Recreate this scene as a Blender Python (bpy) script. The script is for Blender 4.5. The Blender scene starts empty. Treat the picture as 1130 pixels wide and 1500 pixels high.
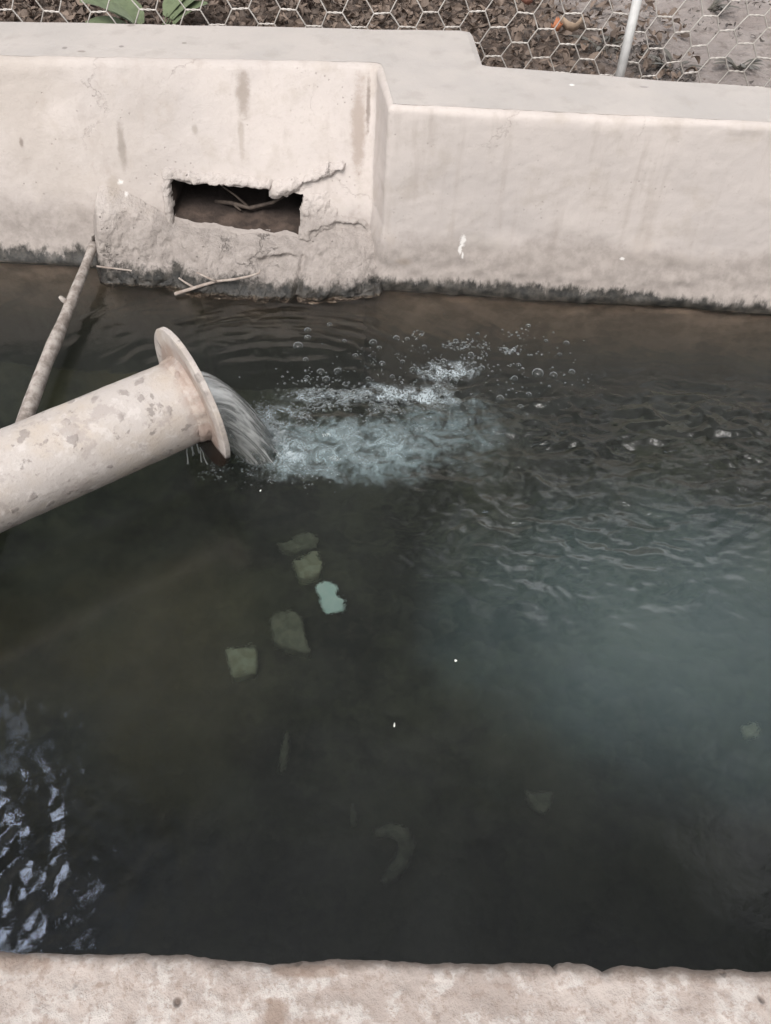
import bpy, bmesh, math, random
import numpy as np
from mathutils import Vector, Matrix, noise as mnoise

random.seed(7)
rng = np.random.default_rng(11)
scene = bpy.context.scene
col = scene.collection

# ------------------------------------------------------------------ camera
H, F, PITCH, ROLL = 1.0, 1133.0, math.radians(51), math.radians(2.0)
CAM = np.array([0.0, 0.0, H])
_f = np.array([0, math.cos(PITCH), -math.sin(PITCH)])
_r0 = np.array([1.0, 0, 0]); _u0 = np.cross(_r0, _f)
_R = math.cos(ROLL) * _r0 + math.sin(ROLL) * _u0
_U = -math.sin(ROLL) * _r0 + math.cos(ROLL) * _u0
cd = bpy.data.cameras.new('camera'); cam = bpy.data.objects.new('camera', cd); col.objects.link(cam)
cd.sensor_fit = 'VERTICAL'; cd.sensor_height = 24; cd.lens = F / 1500 * 24
cd.clip_start = 0.01; cd.clip_end = 500
M = Matrix((( _R[0], _U[0], -_f[0], 0), (_R[1], _U[1], -_f[1], 0), (_R[2], _U[2], -_f[2], H), (0, 0, 0, 1)))
cam.matrix_world = M
scene.camera = cam


def ray(px, py):
    d = _f * F + _R * (px - 565) + _U * (750 - py)
    return d / np.linalg.norm(d)


def at(px, py, z=0.0):
    """the point of the horizontal plane z seen at a place of the photograph"""
    d = ray(px, py)
    return CAM + d * (z - H) / d[2]


def under(px, py, z):
    """the same below the water surface, refraction included"""
    p = at(px, py, 0.0); d = ray(px, py); n = np.array([0, 0, 1.0]); eta = 1 / 1.33
    c = -d @ n
    t = eta * d + (eta * c - math.sqrt(1 - eta * eta * (1 - c * c))) * n
    return p + t * (z / t[2])


# ------------------------------------------------------------------ numpy noise
_perm = rng.permutation(256)
_perm = np.concatenate([_perm, _perm])
_ang = rng.uniform(0, 2 * math.pi, 256)


def perlin(x, y):
    xi = np.floor(x).astype(int); yi = np.floor(y).astype(int)
    xf = x - xi; yf = y - yi
    u = xf ** 3 * (xf * (xf * 6 - 15) + 10); v = yf ** 3 * (yf * (yf * 6 - 15) + 10)

    def g(a, b, dx, dy):
        h = _ang[_perm[(_perm[a & 255] + b) & 255]]
        return np.cos(h) * dx + np.sin(h) * dy
    n00 = g(xi, yi, xf, yf); n10 = g(xi + 1, yi, xf - 1, yf)
    n01 = g(xi, yi + 1, xf, yf - 1); n11 = g(xi + 1, yi + 1, xf - 1, yf - 1)
    return (n00 * (1 - u) + n10 * u) * (1 - v) + (n01 * (1 - u) + n11 * u) * v * 1.0


def fbm(x, y, o=4, gain=.5):
    s = 0; a = 1.0
    for k in range(o):
        s = s + a * perlin(x * 2 ** k + 17.3 * k, y * 2 ** k - 9.1 * k); a *= gain
    return s


def sst(e0, e1, x):
    t = np.clip((x - e0) / (e1 - e0), 0, 1)
    return t * t * (3 - 2 * t)


# ------------------------------------------------------------------ object helpers
def mesh(name, verts, faces, mat, parent=None, smooth=True):
    me = bpy.data.meshes.new(name)
    me.from_pydata([tuple(map(float, v)) for v in verts], [], [tuple(map(int, f)) for f in faces])
    me.update()
    if smooth:
        me.polygons.foreach_set('use_smooth', [True] * len(me.polygons))
    o = bpy.data.objects.new(name, me); col.objects.link(o)
    if mat: me.materials.append(mat)
    if parent: o.parent = parent
    return o


def tag(o, label=None, cat=None, group=None, kind=None):
    if label: o['label'] = label
    if cat: o['category'] = cat
    if group: o['group'] = group
    if kind: o['kind'] = kind
    return o


def grid_faces(nr, nc, skip=None):
    f = []
    for r in range(nr - 1):
        for c in range(nc - 1):
            if skip and skip(r, c): continue
            a = r * nc + c
            f.append((a, a + 1, a + nc + 1, a + nc))
    return f


def tube(pts, radii, n=10, cap=True, wob=0.0, seed=0):
    """verts, faces of a tube through pts with a radius at each"""
    pts = [Vector(map(float, p)) for p in pts]
    vs, fs = [], []
    up = Vector((0, 0, 1)); prev = None
    for i, p in enumerate(pts):
        d = (pts[min(i + 1, len(pts) - 1)] - pts[max(i - 1, 0)]).normalized()
        if prev is None:
            a = d.cross(up)
            if a.length < .05: a = d.cross(Vector((1, 0, 0)))
            a.normalize()
        else:
            a = (prev - d * prev.dot(d)).normalized()
        prev = a; b = d.cross(a)
        for k in range(n):
            t = 2 * math.pi * k / n
            q = radii[i]
            if wob:
                q *= 1 + wob * mnoise.noise((p.x * 30 + seed, p.y * 30 + 3 * math.cos(t), p.z * 30 + 3 * math.sin(t)))
            vs.append(p + a * math.cos(t) * q + b * math.sin(t) * q)
    for i in range(len(pts) - 1):
        for k in range(n):
            fs.append((i * n + k, i * n + (k + 1) % n, (i + 1) * n + (k + 1) % n, (i + 1) * n + k))
    if cap:
        fs.append(tuple(range(n))[::-1]); fs.append(tuple(range((len(pts) - 1) * n, len(pts) * n)))
    return vs, fs


def join(parts):
    V, Fs = [], []
    for v, f in parts:
        k = len(V); V += list(v); Fs += [tuple(i + k for i in q) for q in f]
    return V, Fs


def sharp(o, deg):
    o.data.set_sharp_from_angle(angle=math.radians(deg))


# ------------------------------------------------------------------ node helper
class NT:
    def __init__(s, name):
        s.m = bpy.data.materials.new(name); s.m.use_nodes = True
        s.t = s.m.node_tree; s.t.nodes.clear()
        s.out = s.n('ShaderNodeOutputMaterial')

    def n(s, typ, **kw):
        nd = s.t.nodes.new(typ)
        for k, v in kw.items():
            if k.startswith('_'): setattr(nd, k[1:], v)
        for k, v in kw.items():
            if k.startswith('_'): continue
            key = int(k[1:]) if k[0] == 'i' and k[1:].isdigit() else k.replace('__', ' ')
            s.set(nd.inputs[key], v)
        return nd

    def set(s, sock, v):
        if isinstance(v, bpy.types.NodeSocket): s.t.links.new(v, sock)
        elif isinstance(v, bpy.types.Node): s.t.links.new(v.outputs[0], sock)
        else:
            if isinstance(v, (tuple, list)) and len(v) == 3 and sock.type == 'RGBA': v = (*v, 1)
            sock.default_value = v

    def pos(s):
        return s.n('ShaderNodeNewGeometry').outputs['Position']

    def math(s, op, a, b=0.0, c=None, clamp=False):
        nd = s.n('ShaderNodeMath', _operation=op, _use_clamp=clamp)
        s.set(nd.inputs[0], a); s.set(nd.inputs[1], b)
        if c is not None: s.set(nd.inputs[2], c)
        return nd.outputs[0]

    def noise(s, vec, scale, detail=4, rough=.55, dist=0.0, stretch=None, off=(0, 0, 0)):
        mp = s.n('ShaderNodeMapping', Vector=vec, Scale=stretch or (1, 1, 1), Location=off)
        return s.n('ShaderNodeTexNoise', Vector=mp.outputs[0], Scale=scale, Detail=detail, Roughness=rough, Distortion=dist).outputs[0]

    def rng(s, v, a, b, c=0.0, d=1.0, smooth=True):
        nd = s.n('ShaderNodeMapRange', _interpolation_type='SMOOTHSTEP' if smooth else 'LINEAR')
        for k, x in zip(range(5), (v, a, b, c, d)): s.set(nd.inputs[k], x)
        return nd.outputs[0]

    def mix(s, f, a, b, mode='MIX'):
        nd = s.n('ShaderNodeMix', _data_type='RGBA', _blend_type=mode)
        s.set(nd.inputs[0], f); s.set(nd.inputs[6], a); s.set(nd.inputs[7], b)
        return nd.outputs[2]

    def sep(s, v):
        return s.n('ShaderNodeSeparateXYZ', Vector=v).outputs

    def spot(s, pos, c, rad, nz=None, amp=.6, e0=1.0, e1=.6):
        """1 inside an uneven ellipsoid patch at c with the three radii"""
        mp = s.n('ShaderNodeVectorMath', _operation='SUBTRACT', i0=pos, i1=tuple(map(float, c)))
        mp = s.n('ShaderNodeVectorMath', _operation='DIVIDE', i0=mp.outputs[0], i1=tuple(map(float, rad)))
        d = s.n('ShaderNodeVectorMath', _operation='LENGTH', i0=mp.outputs[0]).outputs['Value']
        if nz is not None:
            d = s.math('ADD', d, s.math('MULTIPLY', s.math('SUBTRACT', nz, .5), amp * 2))
        return s.rng(d, e0, e1)

    def bump(s, h, strength=.3, dist=.01, normal=None):
        nd = s.n('ShaderNodeBump', Height=h, Strength=strength, Distance=dist)
        if normal is not None: s.set(nd.inputs['Normal'], normal)
        return nd.outputs[0]

    def bsdf(s, color, rough=.8, normal=None, **kw):
        b = s.n('ShaderNodeBsdfPrincipled')
        s.set(b.inputs['Base Color'], color); s.set(b.inputs['Roughness'], rough)
        if normal is not None: s.set(b.inputs['Normal'], normal)
        for k, v in kw.items(): s.set(b.inputs[k.replace('_', ' ')], v)
        return b.outputs[0]

    def done(s, surf, vol=None):
        s.t.links.new(surf, s.out.inputs['Surface'])
        if vol is not None: s.t.links.new(vol, s.out.inputs['Volume'])
        return s.m


# ------------------------------------------------------------------ materials
def mat_wall(name='plaster', rough_mortar=False):
    m = NT(name); p = m.pos(); x, y, z = m.sep(p)
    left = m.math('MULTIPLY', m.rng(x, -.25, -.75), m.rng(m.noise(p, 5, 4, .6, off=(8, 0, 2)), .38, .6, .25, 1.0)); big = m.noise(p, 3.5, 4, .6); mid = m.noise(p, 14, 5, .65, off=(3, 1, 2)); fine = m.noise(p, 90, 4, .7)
    base = m.mix(m.rng(big, .35, .68), (.485, .437, .41), (.43, .39, .37))
    base = m.mix(m.math('MULTIPLY', m.rng(mid, .5, .72), .5), base, (.36, .315, .275))
    base = m.mix(m.math('MULTIPLY', m.rng(fine, .55, .75), .28), base, (.30, .26, .23))
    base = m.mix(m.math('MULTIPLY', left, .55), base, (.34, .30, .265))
    # vertical dribbles under the top
    dr = m.noise(p, 22, 5, .6, stretch=(1, 1, .1))
    base = m.mix(m.math('MULTIPLY', m.rng(dr, .52, .72), .5), base, (.345, .30, .27))
    nz = m.noise(p, 45, 5, .7); nzv = m.noise(p, 60, 5, .7, stretch=(1, 1, .25), off=(1, 5, 2))
    stains_strips = [((-.317, 1.63, .315), (.018, .06, .055), (.25, .21, .18), .75), ((-.325, 1.61, .235), (.009, .06, .05), (.28, .24, .2), .5),
              ((-.573, 1.59, .215), (.011, .07, .055), (.22, .19, .165), .7), ((-.60, 1.56, .14), (.02, .07, .03), (.3, .26, .22), .6),
              ((-.083, 1.62, .25), (.020, .09, .13), (.24, .19, .155), .62), ((-.064, 1.64, .29), (.006, .05, .06), (.14, .11, .09), .7),  # darker strips along the inner corner of the return
              ((-.715, 1.6, .175), (.006, .05, .008), (.14, .12, .1), .8), ((-.78, 1.6, .22), (.005, .05, .012), (.16, .13, .11), .7),
              ((-.42, 1.62, .25), (.01, .05, .012), (.27, .24, .21), .7),
              ((.02, 1.458, .06), (.022, .05, .010), (.30, .20, .10), .75), ((.35, 1.46, .065), (.06, .06, .018), (.2, .17, .15), .5),
              ((.45, 1.46, .045), (.04, .06, .016), (.17, .15, .13), .6), ((.55, 1.46, .09), (.16, .06, .02), (.32, .28, .25), .6),
              ((.16, 1.46, .10), (.09, .06, .03), (.34, .31, .285), .6)]
    for c, r, cl, f in stains_strips:
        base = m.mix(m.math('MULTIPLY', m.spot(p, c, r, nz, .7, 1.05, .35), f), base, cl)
    # darker grey band on the lower half of the face and the dark algae at the waterline
    zz = m.math('ADD', z, m.math('MULTIPLY', m.math('SUBTRACT', m.math('ADD', m.math('MULTIPLY', big, 1.5), mid), 1.25), .07))
    base = m.mix(m.rng(zz, .14, .085, 0, .85), base, m.mix(m.rng(nz, .35, .65), (.295, .262, .24), (.22, .193, .175)))
    ck = m.n('ShaderNodeVectorMath', _operation='ADD', i0=p, i1=m.n('ShaderNodeVectorMath', _operation='SCALE', i0=m.n('ShaderNodeTexNoise', Vector=p, Scale=9.0, Detail=6.0, Roughness=.7).outputs[1], Scale=.16).outputs[0]).outputs[0]
    crk = m.n('ShaderNodeTexVoronoi', Vector=ck, Scale=3.2, _feature='DISTANCE_TO_EDGE').outputs['Distance']
    crk = m.math('MULTIPLY', m.rng(crk, .009, .002), m.rng(m.noise(p, 4, 3, .6, off=(2, 9, 4)), .5, .6))
    base = m.mix(m.math('MULTIPLY', crk, .22), base, (.17, .14, .12))
    grit = m.n('ShaderNodeTexVoronoi', Vector=p, Scale=75.0).outputs['Distance']
    grit = m.math('MULTIPLY', m.rng(grit, .17, .06), m.rng(m.noise(p, 8, 4, .65, off=(6, 2, 1)), .52, .62))
    base = m.mix(m.math('MULTIPLY', grit, .4), base, (.19, .16, .14))
    for c, r in [((.141, 1.461, .108), (.008, .06, .016)), ((.137, 1.461, .090), (.005, .06, .012)), ((.143, 1.461, .078), (.003, .06, .010)), ((-.585, 1.561, .155), (.008, .05, .006)),
                 ((-.575, 1.561, .135), (.005, .05, .004)), ((.475, 1.45, .09), (.006, .05, .004))]:
        base = m.mix(m.math('MULTIPLY', m.spot(p, c, r, m.noise(p, 110, 4, .7), 1.1, 1.0, .4), .75), base, (.66, .64, .62))
    zn = m.math('ADD', z, m.math('MULTIPLY', m.math('SUBTRACT', nzv, .5), .055))
    zn = m.math('ADD', zn, m.math('MULTIPLY', m.math('SUBTRACT', big, .5), .07))
    al = m.mix(m.rng(nz, .35, .7), (.010, .010, .009), (.062, .055, .047))
    am = m.rng(zn, .035, .016)
    base = m.mix(am, base, al)
    # under water: brown slime
    sub = m.mix(m.rng(mid, .35, .65), (.50, .335, .26), (.27, .185, .145))
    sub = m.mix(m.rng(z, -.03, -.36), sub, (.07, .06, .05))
    base = m.mix(m.rng(z, .002, -.012), base, sub)
    hgt = m.math('ADD', m.math('MULTIPLY', mid, .7), m.math('MULTIPLY', fine, .35))
    nrm = m.bump(m.math('SUBTRACT', hgt, m.math('MULTIPLY', m.math('ADD', crk, grit), .5)), m.rng(x, -.1, .05, .45, .2) if not rough_mortar else 1.0, .008 if not rough_mortar else .016)
    wet = m.rng(z, .03, .0, .85, .35)
    return m.done(m.bsdf(base, wet, nrm))


def mat_coping():
    m = NT('coping_cement'); p = m.pos()
    big = m.noise(p, 4, 5, .6); fine = m.noise(p, 60, 5, .7); mid = m.noise(p, 17, 4, .6)
    c = m.mix(m.rng(big, .35, .65), (.41, .375, .352), (.36, .335, .317))
    c = m.mix(m.math('MULTIPLY', m.rng(mid, .52, .7), .4), c, (.30, .275, .25))
    nz = m.noise(p, 45, 4, .7)
    for q, r, cl in [((838, 125), (.008, .006, .02), (.75, .75, .72)), ((943, 128), (.012, .006, .02), (.24, .22, .21)), ((95, 70), (.008, .008, .02), (.2, .18, .17)),
                     ((120, 75), (.01, .006, .02), (.23, .2, .18)), ((178, 68), (.006, .006, .02), (.2, .18, .17)), ((270, 63), (.006, .005, .02), (.22, .2, .18)),
                     ((193, 37), (.012, .01, .02), (.25, .22, .2)), ((660, 165), (.04, .01, .03), (.24, .2, .17))]:
        a = at(*q, .36)
        c = m.mix(m.math('MULTIPLY', m.spot(p, a, r, nz, .6, 1.0, .5), .8), c, cl)
    nrm = m.bump(m.math('ADD', fine, mid), .25, .006)
    return m.done(m.bsdf(c, .85, nrm))


def mat_near():
    m = NT('worn_concrete'); p = m.pos(); x, y, z = m.sep(p)
    big = m.noise(p, 9, 5, .65); mid = m.noise(p, 45, 5, .65, off=(2, 0, 0)); fine = m.noise(p, 160, 4, .7)
    c = m.mix(m.rng(big, .35, .65), (.40, .35, .32), (.31, .262, .235))
    c = m.mix(m.math('MULTIPLY', m.rng(mid, .48, .6), .85), c, (.45, .415, .39))
    c = m.mix(m.math('MULTIPLY', m.rng(fine, .5, .64), .6), c, (.24, .185, .155))
    vo = m.n('ShaderNodeTexVoronoi', Vector=p, Scale=42.0, Randomness=1.0).outputs['Distance']
    pit = m.math('MULTIPLY', m.rng(vo, .16, .06), m.rng(m.noise(p, 14, 3, .6, off=(5, 5, 0)), .5, .58))
    c = m.mix(pit, c, (.13, .10, .085))
    nz = m.noise(p, 60, 5, .7)
    for q, r in [((405, 1482), (.009, .014, .1)), ((20, 1410), (.03, .008, .1)), ((145, 1443), (.004, .003, .1)), ((450, 1422), (.03, .005, .1)), ((395, 1466), (.004, .003, .1))]:
        a = at(*q, .38)
        c = m.mix(m.math('MULTIPLY', m.spot(p, a, r, nz, .8, 1.0, .5), .6), c, (.2, .14, .105))
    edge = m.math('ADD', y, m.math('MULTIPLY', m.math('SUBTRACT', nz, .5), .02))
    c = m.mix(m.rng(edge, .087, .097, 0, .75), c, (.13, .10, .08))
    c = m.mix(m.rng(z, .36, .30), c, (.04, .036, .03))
    h = m.math('ADD', m.math('ADD', mid, m.math('MULTIPLY', fine, .5)), m.math('MULTIPLY', pit, -1.0))
    return m.done(m.bsdf(c, .88, m.bump(h, .6, .006)))


def mat_hole():
    m = NT('shaded_opening'); p = m.pos(); x, y, z = m.sep(p)
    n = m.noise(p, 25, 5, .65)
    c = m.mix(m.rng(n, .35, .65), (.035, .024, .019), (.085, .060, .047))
    c = m.mix(m.rng(y, 1.55, 1.60), c, (.026, .018, .015))  # mud brown, darkened towards the back to imitate the shade of the recess
    return m.done(m.bsdf(c, .9, m.bump(n, .6, .01)))


def mat_floor():
    m = NT('basin_silt'); p = m.pos()
    a = m.noise(p, 4, 5, .6); b = m.noise(p, 18, 5, .65, off=(3, 3, 3)); g = m.noise(p, 2.2, 3, .5, off=(7, 1, 0))
    c = m.mix(m.rng(a, .34, .70), (.012, .011, .009), (.105, .09, .062))
    c = m.mix(m.math('MULTIPLY', m.rng(b, .42, .72), .55), c, (.105, .09, .06))
    x, y, z = m.sep(p)
    c = m.mix(m.math('MULTIPLY', m.rng(x, -.1, -.5), m.rng(g, .4, .6, 0, .6)), c, (.17, .11, .05))
    return m.done(m.bsdf(c, .95, m.bump(b, .6, .02)))


def mat_simple(name, c0, c1, scale=20, rough=.8, bump=.4, bd=.004, **kw):
    m = NT(name); p = m.n('ShaderNodeTexCoord').outputs['Object']
    n = m.noise(p, scale, 5, .65)
    return m.done(m.bsdf(m.mix(m.rng(n, .35, .65), c0, c1), rough, m.bump(n, bump, bd), **kw))


def mat_pipe():
    m = NT('limed_steel'); tc = m.n('ShaderNodeTexCoord').outputs['Object']; x, y, z = m.sep(tc)
    rr = m.math('SQRT', m.math('ADD', m.math('MULTIPLY', x, x), m.math('MULTIPLY', y, y)))
    a = m.noise(tc, 9, 5, .65); b = m.noise(tc, 32, 5, .65, off=(2, 2, 2)); f = m.noise(tc, 140, 4, .7)
    c = m.mix(m.rng(a, .38, .66), (.45, .41, .385), (.44, .38, .325))
    c = m.mix(m.math('MULTIPLY', m.rng(b, .55, .62), .6), c, (.54, .50, .475))
    c = m.mix(m.math('MULTIPLY', m.rng(m.noise(tc, 17, 6, .7, off=(9, 4, 1)), .52, .58), .6), c, (.33, .29, .27))
    c = m.mix(m.math('MULTIPLY', m.rng(m.noise(tc, 30, 5, .6, off=(3, 1, 6)), .62, .66), .75), c, (.21, .185, .17))
    # grey water spots where the lime has come off
    vo = m.n('ShaderNodeTexVoronoi', Vector=m.n('ShaderNodeVectorMath', _operation='ADD', i0=tc,
             i1=m.n('ShaderNodeVectorMath', _operation='SCALE', i0=m.n('ShaderNodeTexNoise', Vector=tc, Scale=45.0, Detail=4.0).outputs[1], Scale=.035).outputs[0]).outputs[0],
             Scale=34.0, Randomness=1.0).outputs['Distance']
    sp = m.math('MULTIPLY', m.rng(vo, .36, .26), m.rng(m.noise(tc, 13, 3, .6, off=(1, 8, 3)), .50, .56))
    c = m.mix(m.math('MULTIPLY', sp, .7), c, (.24, .21, .195))
    # brown deposit at the flange (z runs along the pipe, the flange is at 0)
    c = m.mix(m.math('MULTIPLY', m.math('MULTIPLY', m.rng(m.math('ADD', z, m.math('MULTIPLY', b, .05)), -.015, .012), m.rng(rr, .102, .088)), m.rng(b, .35, .6, .3, .8)), c, (.27, .195, .16))
    c = m.mix(m.math('MULTIPLY', m.rng(f, .55, .7), .3), c, (.3, .25, .22))
    wx = m.math('ADD', m.n('ShaderNodeSeparateXYZ', Vector=m.pos()).outputs[2], m.math('MULTIPLY', m.math('SUBTRACT', b, .5), .02))
    wetm = m.math('MULTIPLY', m.rng(wx, .118, .106), m.rng(m.math('ADD', z, m.math('MULTIPLY', b, .06)), -.02, .0))
    c = m.mix(wetm, c, (.028, .017, .013))
    rg = m.mix(wetm, (.6, .6, .6), (.25, .25, .25))
    return m.done(m.bsdf(c, rg, m.bump(m.math('ADD', m.math('ADD', b, sp), f), .35, .003)))


def mat_water():
    m = NT('pool_water'); p = m.pos()
    x, y, z = m.sep(p)
    n1 = m.noise(p, 9, 6, .65, 1.5); n2 = m.noise(p, 34, 6, .7, .8, off=(4, 2, 0)); n3 = m.noise(p, 4, 5, .6, .5, off=(1, 1, 0))
    flat = m.n('ShaderNodeCombineXYZ', X=x, Y=y, Z=0.0).outputs[0]

    def sp(px, py, rx, ry, nz, amp, e0, e1):
        a = at(px, py, 0); return m.spot(flat, (a[0], a[1], 0), (rx, ry, 1), nz, amp, e0, e1)
    # air beaten into the water by the outfall
    pl = m.math('MAXIMUM', sp(450, 655, .13, .085, n1, .55, 1.15, .45), sp(560, 660, .15, .09, n1, .7, 1.3, .15))
    pl = m.math('MAXIMUM', pl, m.math('MULTIPLY', sp(650, 630, .16, .12, n1, .8, 1.5, .0), .6))
    pl = m.math('MULTIPLY', pl, m.rng(n2, .32, .66, .25, 1.0))
    chm = m.math('MAXIMUM', sp(800, 640, .24, .15, n3, .4, 1.2, .3), sp(1030, 690, .34, .20, n3, .4, 1.2, .3))
    # cloudy water at the right, painted paler teal in place of reflected sky
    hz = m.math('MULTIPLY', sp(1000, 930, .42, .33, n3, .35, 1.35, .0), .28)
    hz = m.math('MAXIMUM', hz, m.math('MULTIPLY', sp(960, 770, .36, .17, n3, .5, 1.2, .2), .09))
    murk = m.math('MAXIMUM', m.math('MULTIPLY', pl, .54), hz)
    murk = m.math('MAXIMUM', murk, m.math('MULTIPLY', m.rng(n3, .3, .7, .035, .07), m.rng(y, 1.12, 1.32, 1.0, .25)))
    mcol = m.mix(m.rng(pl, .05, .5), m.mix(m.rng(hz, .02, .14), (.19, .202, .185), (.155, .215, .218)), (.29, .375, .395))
    fw = m.n('ShaderNodeVectorMath', _operation='ADD', i0=flat, i1=m.n('ShaderNodeVectorMath', _operation='SCALE', i0=m.n('ShaderNodeTexNoise', Vector=flat, Scale=40.0).outputs[1], Scale=.02).outputs[0]).outputs[0]
    v1 = m.n('ShaderNodeTexVoronoi', Vector=fw, Scale=110.0, _feature='DISTANCE_TO_EDGE').outputs['Distance']
    v2 = m.n('ShaderNodeTexVoronoi', Vector=fw, Scale=190.0, _feature='DISTANCE_TO_EDGE').outputs['Distance']
    lace = m.math('MAXIMUM', m.rng(v1, .10, .02), m.rng(v2, .12, .03))
    fz = m.math('MAXIMUM', sp(480, 582, .085, .026, n1, .8, 1.2, .3), sp(590, 580, .12, .034, n1, .9, 1.2, .3))
    fz = m.math('MAXIMUM', fz, m.math('MAXIMUM', sp(410, 614, .06, .036, n1, .7, 1.2, .3), sp(655, 545, .06, .035, n1, 1.0, 1.2, .4)))
    fz = m.math('MAXIMUM', fz, m.math('MULTIPLY', m.math('MAXIMUM', sp(420, 685, .10, .035, n1, .9, 1.2, .3), sp(520, 650, .16, .06, n1, 1.0, 1.2, .3)), .22))
    fz = m.math('MAXIMUM', fz, sp(425, 668, .055, .045, n2, .8, 1.2, .2))
    frothf = m.math('MULTIPLY', m.math('MULTIPLY', fz, m.rng(n2, .42, .62)), m.math('ADD', m.math('MULTIPLY', lace, .62), .22))
    bump = m.bump(m.math('ADD', n2, m.noise(p, 120, 3, .6)), m.math('ADD', m.math('ADD', m.math('MULTIPLY', pl, .5), m.math('MULTIPLY', chm, .20)), .035), .006)
    refr = m.n('ShaderNodeBsdfRefraction', Color=(.93, .97, .95), Roughness=.0, IOR=1.33, Normal=bump)
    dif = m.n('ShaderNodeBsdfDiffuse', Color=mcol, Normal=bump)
    glo = m.n('ShaderNodeBsdfGlossy', Color=(1, 1, 1), Roughness=.03, Normal=bump)
    fr = m.n('ShaderNodeFresnel', IOR=1.41, Normal=bump)
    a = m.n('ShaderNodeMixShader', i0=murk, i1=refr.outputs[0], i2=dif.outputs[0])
    a = m.n('ShaderNodeMixShader', i0=frothf, i1=a.outputs[0], i2=m.n('ShaderNodeBsdfDiffuse', Color=(.44, .50, .53)).outputs[0])
    b = m.n('ShaderNodeMixShader', i0=fr.outputs[0], i1=a.outputs[0], i2=glo.outputs[0])
    vol = m.n('ShaderNodeVolumeAbsorption', Color=(.54, .63, .60), Density=2.0)
    return m.done(b.outputs[0], vol.outputs[0])


def mat_bubble(name='bubble_film', white=.6, floor_=.03):
    m = NT(name)
    lw = m.n('ShaderNodeLayerWeight', Blend=.35)
    tr = m.n('ShaderNodeBsdfTransparent', Color=(.93, .95, .95))
    df = m.n('ShaderNodeBsdfDiffuse', Color=(.62, .67, .69))
    gl = m.n('ShaderNodeBsdfGlossy', Roughness=.05)
    f = m.rng(lw.outputs['Facing'], .25, .75, floor_, white)
    a = m.n('ShaderNodeMixShader', i0=f, i1=tr.outputs[0], i2=df.outputs[0])
    b = m.n('ShaderNodeMixShader', i0=m.math('MULTIPLY', lw.outputs['Fresnel'], .55), i1=a.outputs[0], i2=gl.outputs[0])
    return m.done(b.outputs[0])


def mat_jet():
    m = NT('falling_water'); uv = m.n('ShaderNodeTexCoord').outputs['UV']
    s = m.noise(uv, 10, 5, .6, .9, stretch=(1, .14, 1)); s2 = m.noise(uv, 27, 4, .6, .6, stretch=(1, .1, 1), off=(3, 0, 0))
    tr = m.n('ShaderNodeBsdfRefraction', Color=(.88, .92, .92), IOR=1.25, Roughness=.02)
    df = m.n('ShaderNodeBsdfDiffuse', Color=(.70, .71, .70))
    gl = m.n('ShaderNodeBsdfGlossy', Roughness=.12)
    nrm = m.bump(m.math('ADD', s, s2), .6, .006)
    for q in (tr, df, gl): m.set(q.inputs['Normal'], nrm)
    a = m.n('ShaderNodeMixShader', i0=m.rng(m.math('ADD', s, m.math('MULTIPLY', s2, .5)), 0.50, .92, .10, .88), i1=tr.outputs[0], i2=df.outputs[0])
    vv = m.sep(uv)[1]
    cl = m.n('ShaderNodeBsdfTransparent', Color=(.93, .96, .96))
    a = m.n('ShaderNodeMixShader', i0=m.math('MULTIPLY', m.rng(vv, .55, 1.0), m.rng(s2, .62, .38, .35, 1.0)), i1=a.outputs[0], i2=cl.outputs[0])
    b = m.n('ShaderNodeMixShader', i0=m.n('ShaderNodeFresnel', IOR=1.33, Normal=nrm).outputs[0], i1=a.outputs[0], i2=gl.outputs[0])
    return m.done(b.outputs[0])


def mat_ground():
    m = NT('dry_earth'); p = m.pos(); x, y, z = m.sep(p)
    a = m.noise(p, 5, 6, .65); b = m.noise(p, 30, 5, .7); 
    c = m.mix(m.rng(a, .35, .65), (.25, .215, .20), (.33, .29, .27))
    c = m.mix(m.math('MULTIPLY', m.rng(b, .5, .65), .7), c, (.16, .13, .115))
    lf = m.rng(m.math('ADD', x, m.math('MULTIPLY', m.math('SUBTRACT', a, .5), .8)), .62, .40)
    c = m.mix(lf, c, m.mix(m.rng(b, .4, .6), (.06, .042, .032), (.14, .10, .078)))
    return m.done(m.bsdf(c, .95, m.bump(m.math('ADD', a, b), .8, .03)))


def mat_leaf(name, c0, c1):
    m = NT(name)
    oi = m.n('ShaderNodeNewGeometry').outputs['Random Per Island']
    n = m.noise(m.pos(), 60, 3, .6)
    c = m.mix(oi, c0, c1)
    c = m.mix(m.math('MULTIPLY', m.rng(n, .4, .7), .4), c, tuple(.5 * q for q in c0))
    return m.done(m.bsdf(c, .75))


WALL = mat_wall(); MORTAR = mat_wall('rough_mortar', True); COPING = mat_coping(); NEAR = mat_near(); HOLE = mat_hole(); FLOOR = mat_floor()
PIPE = mat_pipe(); WATER = mat_water(); BUB = mat_bubble(); FOAM = mat_bubble('foam_film', .80, .07); JET = mat_jet(); GROUND = mat_ground()

# ------------------------------------------------------------------ far wall
HW = .36
XC0, XC1 = -.050, -.022


def base_y(x): return 1.488 - .025 * (x + .54)


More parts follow.
